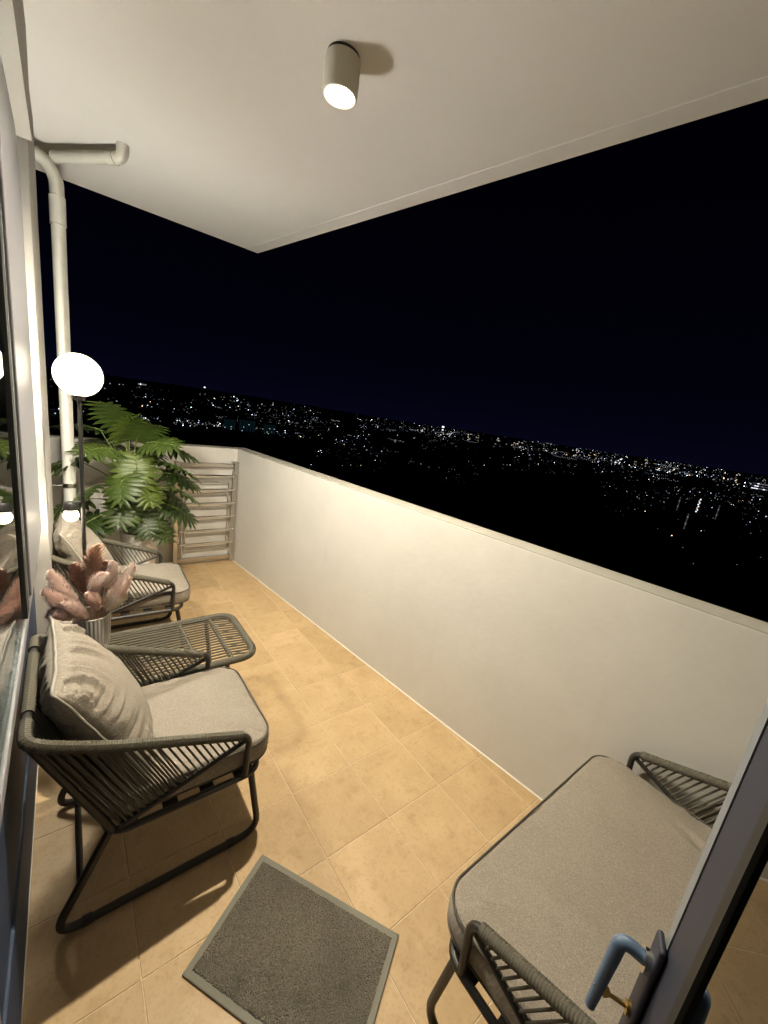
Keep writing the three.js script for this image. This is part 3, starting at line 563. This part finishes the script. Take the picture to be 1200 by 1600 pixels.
// ---------------------------------------------------------------- potted split-leaf plant
{
  const PX = 0.42, PZ = -3.42;
  const pot = thing('planter', 'tall white planter holding the split-leaf plant', 'planter', [PX, 0, PZ]);
  part('body', new THREE.LatheGeometry([[0.0001, 0], [0.088, 0], [0.094, 0.008], [0.128, 0.5], [0.127, 0.508], [0.122, 0.512], [0.116, 0.508], [0.112, 0.45], [0.0001, 0.45]].map(p => new THREE.Vector2(...p)), 48), M.planter, pot);
  part('soil', new THREE.CylinderGeometry(0.111, 0.111, 0.012, 32).translate(0, 0.457, 0), M.soil, pot);
  const t = thing('potted_plant', 'green split-leaf plant with broad lobed leaves in the far corner', 'plant', [PX, 0.45, PZ]);
  function lobedLeaf(L, W, curl) { // midrib along +z from 0, face up +y; fingers each side
    const pos = [], uv = [], idx = [], nl = 8;
    const bend = (x, z) => { const s = z / L; return [x, -curl * L * s * s * 0.5 - 0.35 * Math.abs(x) * Math.abs(x) / W + 0.10 * Math.abs(x), z]; };
    const put = (x, z) => { const q = bend(x, z); pos.push(...q); uv.push(x, z); return pos.length / 3 - 1; };
    for (const s of [-1, 1]) for (let k = 0; k < nl; k++) {
      const z0 = L * (-0.02 + 0.90 * k / nl), z1 = L * (-0.02 + 0.90 * (k + 1) / nl), e = (k + 0.5) / nl;
      const w = W * Math.pow(Math.sin(Math.PI * (0.22 + 0.70 * e)), 0.8) * rr(0.9, 1.1), fwd = L * (-0.22 + 0.50 * e) + rr(-1, 1) * 0.01;
      const seg = 5; let prev = null;
      for (let i = 0; i <= seg; i++) {
        const q = i / seg, x = s * w * q, zc = (z0 + z1) / 2 + fwd * Math.pow(q, 1.3);
        const hw = (z1 - z0) * 0.5 * (q < 0.6 ? 1.04 + 0.45 * q : (1.31 - 1.15 * Math.pow((q - 0.6) / 0.4, 1.4)));
        const a = put(x, zc - hw * (i === seg ? 0.05 : 1)), m = put(x, zc), b = put(x, zc + hw * (i === seg ? 0.05 : 1));
        pos[m * 3 + 1] += 0.006 * Math.sin(Math.PI * q);
        if (prev) { const [A, Mi, B] = prev; idx.push(A, a, Mi, a, m, Mi, Mi, m, B, m, b, B); }
        prev = [a, m, b];
      }
    }
    { const z = L * 0.86, tip = put(0, L * 1.06), a = put(-W * 0.13, z), b = put(W * 0.13, z), c = put(0, z - 0.01); idx.push(c, a, tip, c, tip, b); }
    const g = new THREE.BufferGeometry(); g.setAttribute('position', new THREE.Float32BufferAttribute(pos, 3)); g.setAttribute('uv', new THREE.Float32BufferAttribute(uv, 2)); g.setIndex(idx); g.computeVertexNormals();
    const rib = []; for (let i = 0; i <= 8; i++) { const q = bend(0, L * 0.95 * i / 8); rib.push(V(q[0], q[1] + 0.003, q[2])); }
    const veins = [sweep(rib, s => 0.0035 * (1.1 - s), { sides: 5 })];
    for (const s of [-1, 1]) for (let k = 0; k < nl; k++) { const p = []; for (let i = 0; i <= 4; i++) { const q = i / 4 * 0.85, e = (k + 0.5) / nl, c = bend(s * W * Math.pow(Math.sin(Math.PI * (0.22 + 0.70 * e)), 0.8) * q, L * (-0.02 + 0.9 * e) + L * (-0.22 + 0.50 * e) * Math.pow(q, 1.3)); p.push(V(c[0], c[1] + 0.002 + 0.006 * Math.sin(Math.PI * q), c[2])); } veins.push(sweep(p, q => 0.0016 * (1.15 - q), { sides: 4 })); }
    return [g, join(veins)];
  }
  part('trunk', sweep([V(0, 0, 0), V(-0.02, 0.12, 0.01), V(-0.04, 0.26, 0.0), V(-0.06, 0.38, 0.0)], s => 0.026 - 0.008 * s, { sides: 10 }), M.trunk, t);
  const variants = [lobedLeaf(0.24, 0.145, 0.6), lobedLeaf(0.27, 0.155, 0.9), lobedLeaf(0.22, 0.15, 0.3), lobedLeaf(0.28, 0.165, 0.7)];
  // [azimuth (0 = right, 90 = towards the viewer), stalk rise, stalk length, attach height, leaf pitch (down), variant, tone, roll]
  const Lv = [
    [84, 64, 0.30, 0.40, 52, 3, 1, 0.1], [130, 82, 0.46, 0.40, -52, 3, 0, 0.2], [22, 46, 0.30, 0.40, 6, 3, 0, -0.3], [-8, 52, 0.36, 0.42, -4, 1, 2, 0.2],
    [4, 36, 0.27, 0.36, 4, 1, 2, 0.25], [32, 22, 0.30, 0.32, 10, 0, 0, -0.4], [168, 48, 0.34, 0.38, 8, 1, 2, 0.3], [196, 34, 0.38, 0.36, 6, 3, 2, -0.2],
    [152, 26, 0.30, 0.30, 16, 1, 2, 0.4], [186, 10, 0.28, 0.26, 12, 0, 0, -0.3], [16, 8, 0.20, 0.26, 14, 1, 2, 0.35], [-22, -2, 0.20, 0.22, 14, 0, 2, 0.2],
    [160, 2, 0.24, 0.20, 18, 1, 2, -0.25], [-60, 55, 0.34, 0.40, 5, 1, 2, 0], [-120, 58, 0.36, 0.40, 0, 3, 2, 0.3], [100, 85, 0.34, 0.42, -62, 2, 1, 0.4],
    [45, 68, 0.36, 0.42, -15, 0, 0, 0.5], [215, 62, 0.42, 0.42, -20, 1, 2, 0.2], [-30, 14, 0.28, 0.26, 14, 1, 2, 0.3], [70, 40, 0.2, 0.36, 42, 2, 1, 0],
    [110, 46, 0.26, 0.36, 40, 0, 0, 0.2], [140, 62, 0.34, 0.40, -8, 0, 0, -0.3], [60, 78, 0.36, 0.42, -50, 1, 0, -0.4], [-90, 75, 0.40, 0.42, -40, 0, 2, 0.1],
    [-15, 24, 0.30, 0.34, 8, 0, 2, -0.2], [75, 18, 0.14, 0.22, 50, 2, 2, 0.3], [115, 30, 0.16, 0.26, 44, 2, 0, -0.2], [50, 10, 0.15, 0.16, 40, 2, 2, 0.1], [150, 14, 0.16, 0.18, 34, 2, 2, 0.2], [95, 50, 0.14, 0.32, 48, 0, 2, 0],
  ];
  for (const [az, rise, len, h0, pitch, v, tone, roll] of Lv) {
    const a = az * Math.PI / 180, e = rise * Math.PI / 180, o = V(-0.055 * h0 / 0.38, h0, 0);
    const end = o.clone().add(V(Math.cos(a) * Math.cos(e), Math.sin(e), Math.sin(a) * Math.cos(e)).multiplyScalar(len));
    const mid = o.clone().lerp(end, 0.5).add(V(0, 0.04, 0));
    const st = []; for (let i = 0; i <= 8; i++) { const s = i / 8; st.push(o.clone().multiplyScalar((1 - s) ** 2).addScaledVector(mid, 2 * s * (1 - s)).addScaledVector(end, s * s)); }
    const stem = part('stem', sweep(st, s => 0.0065 - 0.003 * s, { sides: 6 }), M.stem, t);
    const lf = part('leaf', variants[v][0], M.leaf[tone], t);
    lf.position.copy(end); lf.rotation.set(pitch * Math.PI / 180, Math.PI / 2 - a, roll, 'YXZ');
    part('midrib', variants[v][1], M.stem, lf);
  }
}

// ---------------------------------------------------------------- folding steel rack on the end wall
{
  const t = thing('drying_rack', 'stainless steel folding rack of horizontal bars on the end wall', 'rack', [0, 0, Z_END]);
  const x0 = 0.752, x1 = 1.262;
  for (const x of [x0, x1]) part('post', rbox(x - 0.02, x + 0.02, 0.004, 1.0, 0.004, 0.05, 0.005), M.steel, t);
  part('post_cap', rbox(x1 - 0.035, x1 + 0.024, 0.998, 1.015, 0.0, 0.06, 0.004), M.steel, t);
  part('top_rail', rbox(x0 + 0.018, x1 - 0.018, 0.955, 0.992, 0.01, 0.04, 0.005), M.steel, t);
  part('bottom_rail', rbox(x0 + 0.018, x1 - 0.018, 0.035, 0.075, 0.01, 0.04, 0.005), M.steel, t);
  for (const x of [x0 + 0.045, x1 - 0.03]) part('inner_upright', tube([V(x, 0.10, 0.062), V(x, 0.93, 0.062)], 0.0085, 0.01, { sides: 10 }), M.chrome, t);
  for (let k = 0; k < 6; k++) part('rail', tube([V(x0 + 0.02, 0.875 - 0.131 * k, 0.06), V(x1 - 0.006, 0.875 - 0.131 * k, 0.06)], 0.0128, 0.01, { sides: 12 }), M.chrome, t);
  for (const x of [x0 + 0.075, x1 - 0.06]) part('folded_upright', tube([V(x, 0.16, 0.035), V(x, 0.82, 0.035)], 0.006, 0.01, { sides: 8 }), M.chrome, t);
  for (const y of [0.81, 0.70, 0.575, 0.16]) part('folded_rail', tube([V(x0 + 0.075, y, 0.035), V(x1 - 0.06, y, 0.035)], 0.006, 0.01, { sides: 8 }), M.chrome, t);
}

// ---------------------------------------------------------------- doormat
{
  const A = V(0.524, 0, -1.021), B = V(0.2, 0, -0.861), C = V(0.805, 0, -0.558);
  const w = A.distanceTo(B), l = A.distanceTo(C), ax = Math.atan2(-(C.z - A.z), C.x - A.x);
  const mid = B.clone().add(C).multiplyScalar(0.5);
  const t = thing('doormat', 'grey loop-pile doormat with a plain pale border on the tiles', 'doormat', [mid.x, 0, mid.z], ax);
  part('backing', rbox(-l / 2 + 0.024, l / 2 - 0.024, 0.001, 0.0075, -w / 2 + 0.024, w / 2 - 0.024, 0.002), M.matBase, t);
  const o = [[-l / 2, -w / 2], [l / 2, -w / 2], [l / 2, w / 2], [-l / 2, w / 2]], k = 0.021;
  const sh = new THREE.Shape(o.map(p => new THREE.Vector2(...p))); sh.holes.push(new THREE.Path(o.map(([x, z]) => new THREE.Vector2(x - Math.sign(x) * k, z - Math.sign(z) * k)).reverse()));
  const bg = new THREE.ExtrudeGeometry(sh, { depth: 0.003, bevelEnabled: true, bevelSize: 0.003, bevelOffset: -0.003, bevelThickness: 0.002, bevelSegments: 2 }); bg.rotateX(-Math.PI / 2); bg.translate(0, 0.003, 0);
  part('border', worldUV(bg), M.matEdge, t);
  const N = 26000, im = new THREE.InstancedMesh(new THREE.TorusGeometry(0.0032, 0.0011, 4, 6, Math.PI), M.pile, N), m = new THREE.Matrix4(), q = new THREE.Quaternion(), e = new THREE.Euler(), patch = fbm(6, 4, 404);
  for (let i = 0; i < N; i++) {
    const x = rr(-l / 2 + k, l / 2 - k), z = rr(-w / 2 + k, w / 2 - k); e.set(rr(-0.5, 0.5), rnd() * 6.28, rr(-0.5, 0.5)); q.setFromEuler(e);
    m.compose(V(x, 0.0065, z), q, V(1, rr(0.8, 1.6), 1)); im.setMatrixAt(i, m);
    const s = (0.65 + 0.5 * patch(x + 0.5, z + 0.5)) * rr(0.75, 1.2); im.setColorAt(i, lin(0.25 * s, 0.228 * s, 0.178 * s));
  }
  im.name = 'pile'; im.userData.kind = 'stuff'; shade(im); t.add(im);
}

// ---------------------------------------------------------------- open glass door at the right edge
{
  const hinge = V(-0.13, 0, 0.245), free = V(0.497, 0, -0.017), W = Math.hypot(free.x - hinge.x, free.z - hinge.z);
  const t = thing('glass_door', 'open blue-grey framed glass door at the right edge, handle outwards', 'door', [hinge.x, 0, hinge.z], Math.atan2(hinge.z - free.z, free.x - hinge.x));
  const b = 0.04, f = 0.0; // faces: f is the face with the handle (local -z side at 0), b behind
  const y0 = 0.03, y1 = 2.15, s = 0.072;
  part('stile', rbox(W - s, W - 0.0232, y0, y1, f, b, 0.002), M.stile, t);
  part('stile', rbox(0, s, y0, y1, f, b, 0.003), M.stile, t);
  // pale chamfered edge profile
  const ch = new THREE.Shape([[W - 0.023, -0.001], [W - 0.003, 0.002], [W, 0.006], [W, b - 0.002], [W - 0.023, b - 0.002]].map(p => new THREE.Vector2(p[0], -p[1])));
  const cg = new THREE.ExtrudeGeometry(ch, { depth: y1 - y0, bevelEnabled: false }); cg.rotateX(-Math.PI / 2); cg.translate(0, y0, 0);
  part('edge_strip', worldUV(cg), M.paleEdge, t);
  for (const [a, c] of [[y0, y0 + 0.12], [y1 - 0.08, y1]]) part('rail', rbox(s, W - s, a, c, f, b, 0.003), M.stile, t);
  part('gasket', [box(W - s - 0.012, W - s, y0 + 0.12, y1 - 0.08, f - 0.0015, b - 0.004), box(s, s + 0.012, y0 + 0.12, y1 - 0.08, f - 0.0015, b - 0.004)], M.rubber, t);
  part('pane', box(s + 0.012, W - s - 0.012, y0 + 0.12, y1 - 0.08, 0.003, 0.009), M.tinted, t);
  const h = new THREE.Group(); h.name = 'handle'; t.add(h);
  const hx = W - 0.018, hy = 1.100;
  part('back_plate', rbox(hx - 0.013, hx + 0.013, hy - 0.15, hy + 0.035, -0.008, -0.0015, 0.003, 3), M.stile, h);
  part('collar', new THREE.CylinderGeometry(0.0125, 0.0125, 0.006, 20).rotateX(Math.PI / 2).translate(hx, hy, -0.011), M.chrome, h);
  const lp = fillet([V(hx, hy, -0.008), V(hx + 0.004, hy + 0.004, -0.035), V(hx + 0.002, hy - 0.110, -0.041)], 0.02, false, 0.003);
  const lv = sweep(lp, q => 0.0074 - 0.0026 * Math.max(0, q - 0.35), { sides: 14 }); part('lever', lv, M.lever, h);
  const key = part('key', [new THREE.CylinderGeometry(0.0075, 0.0075, 0.004, 16).rotateX(Math.PI / 2).translate(hx, hy - 0.075, -0.010), box(hx - 0.001, hx + 0.001, hy - 0.0775, hy - 0.0725, -0.03, -0.011), new THREE.CylinderGeometry(0.0095, 0.0095, 0.002, 6).rotateZ(Math.PI / 2).translate(hx, hy - 0.075, -0.036)], M.brass, h);
}

// ---------------------------------------------------------------- the dark valley and its city
const ss = (a, b, x) => { const t = Math.min(1, Math.max(0, (x - a) / (b - a))); return t * t * (3 - 2 * t); };
const hillN = fbm(8, 4, 2024);
const GROUND = -92;
function ground(x, z) {
  const D = Math.hypot(x, z), az = Math.atan2(x, -z) * 180 / Math.PI;
  const hill = (1 - ss(16, 44, az)) * ss(-75, -20, az);
  return GROUND + hill * ss(1250, 4600, D) * (96 + 26 * (hillN(az / 90 + 0.5, D / 9000) - 0.5)) + (hillN(x / 5200 + 0.5, z / 5200 + 0.5) - 0.5) * 16 * ss(250, 900, D) + 40 * ss(5000, 13000, D) * hillN(az / 70 + 0.31, 0.4);
}
{
  const pos = [], idx = [], nr = 64, na = 144, rad = i => 20 * Math.pow(14000 / 20, i / nr);
  for (let i = 0; i <= nr; i++) for (let j = 0; j < na; j++) { const a = j / na * 2 * Math.PI, r = rad(i), x = r * Math.sin(a), z = -r * Math.cos(a); pos.push(x, ground(x, z), z); }
  for (let i = 0; i < nr; i++) for (let j = 0; j < na; j++) { const a = i * na + j, b = i * na + (j + 1) % na; idx.push(a, b, a + na, b, b + na, a + na); }
  const g = new THREE.BufferGeometry(); g.setAttribute('position', new THREE.Float32BufferAttribute(pos, 3)); g.setIndex(idx); g.computeVertexNormals();
  struct('terrain', g, M.terrain);
}
const dirOf = (az, el) => { const a = az * Math.PI / 180, e = el * Math.PI / 180; return V(Math.sin(a) * Math.cos(e), Math.sin(e), -Math.cos(a) * Math.cos(e)); };
function landAt(az, el, far = 12500) { // where a line of sight meets the land
  const d = dirOf(az, el); let t = 120;
  while (t < far) { const p = d.clone().multiplyScalar(t); if (p.y + 1.63 <= ground(p.x, p.z) + 2) return p.setY(ground(p.x, p.z)); t *= 1.006; }
  return null;
}
{
  // districts of lit streets and houses: bearing and distance ranges
  const spots = []; // [position, size, colour]
  const tint = () => { const r = rnd(); return r < 0.70 ? [0.70, 0.79, 1.0] : r < 0.86 ? [1, 0.9, 0.74] : r < 0.95 ? [1, 0.72, 0.4] : [0.55, 0.95, 0.85]; };
  const add = (az, el, size, gain) => { const p = landAt(az, el); if (!p) return; const D = p.length(); p.y += rr(3, 9) + D * 0.0004; spots.push([p, D * size * 0.8, tint().map(c => c * gain * 1.05)]); };
  const bright = () => { const r = rnd(); return r < 0.62 ? rr(0.05, 0.22) : r < 0.88 ? rr(0.3, 1.0) : rr(1.8, 7); };
  const clump = fbm(24, 3, 88);
  const district = (n, a0, a1, e0, e1, size, skew = 1, gain = 1) => { for (let i = 0; i < n; i++) { const az = rr(a0, a1), q = Math.pow(rnd(), skew); const el = typeof e0 === 'function' ? e0(az) + (e1(az) - e0(az)) * q : e0 + (e1 - e0) * q; if (clump(az / 60, el / 30 + 0.5) < 0.50 && rnd() < 0.93) continue; add(az, el, size * rr(0.6, 1.25), bright() * gain); } };
  district(330, 3, 27, a => -4.9 + (a - 5) * 0.01, a => -4.2 + (a - 5) * 0.01, 0.00095, 1, 1.5);   // the lit avenue across the valley
  district(60, 24, 33, -4.9, -4.2, 0.0009, 1, 1);
  district(260, 4, 30, -3.6, -0.6, 0.00085);                   // houses on the slope behind it
  district(240, 16, 40, -3.2, -0.3, 0.00085);
  district(260, 27, 47, -4.2, -0.8, 0.0008, 0.8);
  district(260, 28, 52, -8.2, -4.6, 0.0008, 0.8, 0.7);
  district(900, 40, 84, -1.7, -0.35, 0.00075, 0.8);             // the long bright line of the far city
  district(420, 46, 86, -3.2, -1.2, 0.0008, 0.7);
  district(210, 52, 84, -5, -2.6, 0.0008, 0.8, 0.8);
  district(230, 68, 86, -8.5, -3.2, 0.0009, 0.6, 0.9);
  district(16, 76, 87, -12, -8, 0.0012, 0.7, 1.2);
  district(150, 66, 86, -1.9, -1.1, 0.001, 1, 1.6);
  // strings of street lamps along roads
  for (let k = 0; k < 26; k++) {
    const az = rr(8, 84), el = az < 40 ? rr(-4.2, -1.5) : rr(-2.6, -0.6), n = 5 + Math.floor(rnd() * 9), w = rr(0.10, 0.22), t = rr(-0.05, 0.05), g = rr(0.25, 1.3);
    for (let i = 0; i < n; i++) add(az + i * w, el + i * w * t + rr(-0.02, 0.02), 0.0007, g * rr(0.6, 1.3));
  }
  district(160, -30, 4, -5.2, -1, 0.0009); district(260, 86, 130, -5, -0.5, 0.0009, 0.6);
  const im = new THREE.InstancedMesh(new THREE.OctahedronGeometry(1, 0), new THREE.MeshBasicMaterial({ color: 0xffffff }), spots.length), m = new THREE.Matrix4(), q = new THREE.Quaternion();
  spots.forEach(([p, r, c], i) => { m.compose(p, q, V(r * rr(0.8, 1.7), r * 0.8, r)); im.setMatrixAt(i, m); im.setColorAt(i, lin(...c)); });
  im.name = 'city_lights'; tag(im, 'far-off points of street and house light scattered over the dark valley', 'city lights', null, 'stuff'); scene.add(im);
  // the low dark houses among them
  const hs = spots.filter((_, i) => i % 2 === 0), ih = new THREE.InstancedMesh(new THREE.BoxGeometry(1, 1, 1), M.darkHouse, hs.length);
  hs.forEach(([p], i) => { q.setFromEuler(new THREE.Euler(0, rnd() * 3, 0)); const h = rr(4, 8); m.compose(V(p.x + rr(-9, 9), ground(p.x, p.z) + h / 2 - 1.5, p.z + rr(-9, 9)), q, V(rr(8, 16), h, rr(8, 14))); ih.setMatrixAt(i, m); });
  ih.name = 'low_houses'; tag(ih, 'dark low houses spread over the valley between the lights', 'houses', null, 'stuff'); scene.add(ih);
}
// towers that stand out: [bearing, sight line to the foot, width, height, kind, label]
{
  const win = new THREE.BoxGeometry(1, 1, 1);
  const glow = (r, g, b) => new THREE.MeshBasicMaterial({ color: lin(r, g, b) });
  const W = glow(1.3, 1.35, 1.5), Y = glow(1.0, 0.75, 0.42), T = glow(0.0016, 0.0062, 0.0075), D = glow(0.16, 0.16, 0.18), K = glow(0.05, 0.05, 0.06);
  const list = [
    [46.07, -1.6, 40, 92, 'crown', 'slim tower with a bright lit top on the skyline'],
    [49.8, -1.6, 46, 84, 'dots', 'dim stepped tower just right of the slim bright tower'],
    [17.2, -4.5, 30, 32, 'teal', 'left one of the teal lit blocks behind the avenue'],
    [19.4, -4.5, 44, 36, 'teal', 'broad middle one of the teal lit blocks behind the avenue'],
    [22.3, -4.45, 34, 30, 'teal', 'right one of the teal lit blocks behind the avenue'],
    [7.3, -0.9, 46, 34, 'bar', 'hilltop building with a level bar of light, far left'],
    [14.05, -0.9, 14, 70, 'top', 'tall mast block with one light on its top, on the hill'],
    [75.7, -5.6, 16, 30, 'strip', 'left one of three dark blocks with a faint upright light strip'],
    [77.5, -5.6, 16, 34, 'column', 'dark block with a bright upright column of lit windows'],
    [76.9, -7.5, 15, 28, 'strip', 'lower dark block in front, its strip leaning over the road lights'],
    [79.3, -5.7, 16, 30, 'strip', 'right one of three dark blocks with a faint upright light strip'],
    [80.1, -2.1, 34, 62, 'dots', 'tower with scattered lit windows near the right edge'],
    [81.9, -1.9, 70, 44, 'bars', 'long lit building with level bands of light at the right edge'],
    [43.0, -1.5, 60, 40, 'dots', 'wide block with scattered lights left of the slim bright tower'],
    [56.2, -1.5, 60, 44, 'dots', 'mid-skyline block with a few lit windows'],
    [68.5, -1.5, 70, 48, 'dots', 'far block with a few lit windows right of the middle'],
  ];
  for (let i = 0; i < 16; i++) list.push([44 + i * 2.55 + rr(-0.9, 0.9), -1.25 - rr(0, 0.35), rr(24, 60), rr(30, 78), 'dots', `distant block with scattered lit windows, ${['first', 'second', 'third', 'fourth', 'fifth', 'sixth', 'seventh', 'eighth', 'ninth', 'tenth', 'eleventh', 'twelfth', 'thirteenth', 'fourteenth', 'fifteenth', 'sixteenth'][i]} from left along the far skyline`]);
  for (const [az, el, w, h, kind, label] of list) {
    const p = landAt(az, el); if (!p) { console.log('no land', az); continue; }
    const t = thing('tower_block', label, 'tower block', [p.x, p.y - 2, p.z], -az * Math.PI / 180, 'tower blocks across the valley');
    const d = w * 0.7, H = h + 2;
    part('wall', [box(-w / 2, w / 2, 0, H * 0.93, -d / 2, d / 2), box(-w / 2 - w * 0.02, w / 2 + w * 0.02, H * 0.93, H * 0.95, -d / 2 - w * 0.02, d / 2 + w * 0.02), box(-w * 0.28, w * 0.28, H * 0.95, H, -d * 0.25, d * 0.25)], M.concrete, t);
    const pane = (x, y, a, b, mat) => { const m = new THREE.Mesh(win, mat); m.name = 'window'; m.position.set(x, y, d / 2 + 0.1); m.scale.set(a, b, 0.5); t.add(m); };
    const fl = 3.2, nf = Math.floor(H * 0.9 / fl);
    if (kind === 'teal') { for (let i = 0; i < 5; i++) pane((i - 2) * w * 0.19, H * 0.5, w * 0.15, H * 0.74, T); for (let i = 0; i < 3; i++) pane(rr(-0.4, 0.4) * w, H * rr(0.1, 0.85), 1.4, 1.2, W); }
    if (kind === 'crown') { pane(0, H * 0.86, w * 0.42, 12, W); pane(0, H * 0.62, w * 0.3, 8, W); pane(0, H * 0.42, w * 0.62, 7, D); pane(-w * 0.2, H * 0.2, 6, 6, W); pane(w * 0.25, H * 0.3, 6, 6, Y); }
    if (kind === 'strip') for (let f = 1; f < nf; f++) pane(0, f * fl + 1.5, 1.3, 2.4, f % 3 ? K : D);
    if (kind === 'column') for (let f = 2; f < nf; f++) pane(f % 2 ? 0.5 : -0.5, f * fl + 1.5, 1.7, 1.9, f % 4 ? W : Y);
    if (kind === 'top') { pane(0, H * 0.9, 9, 7, W); pane(0, H * 0.3, 5, 5, K); }
    if (kind === 'bar') { for (let i = 0; i < 5; i++) pane((i - 2) * w * 0.19, H * 0.8, w * 0.15, 7, i === 1 ? W : D); pane(-w * 0.3, H * 0.3, 5, 5, D); }
    if (kind === 'bars') for (let r = 0; r < 3; r++) for (let i = 0; i < 7; i++) pane((i - 3) * w * 0.13, H * (0.82 - 0.27 * r), w * 0.11, 4, rnd() < 0.4 ? W : rnd() < 0.5 ? D : K);
    if (kind === 'dots') for (let i = 0; i < 12; i++) pane(rr(-0.42, 0.42) * w, H * rr(0.1, 0.9), w * 0.09, w * 0.08, rnd() < 0.35 ? W : rnd() < 0.4 ? Y : D);
  }
}

renderer.render(scene, camera);
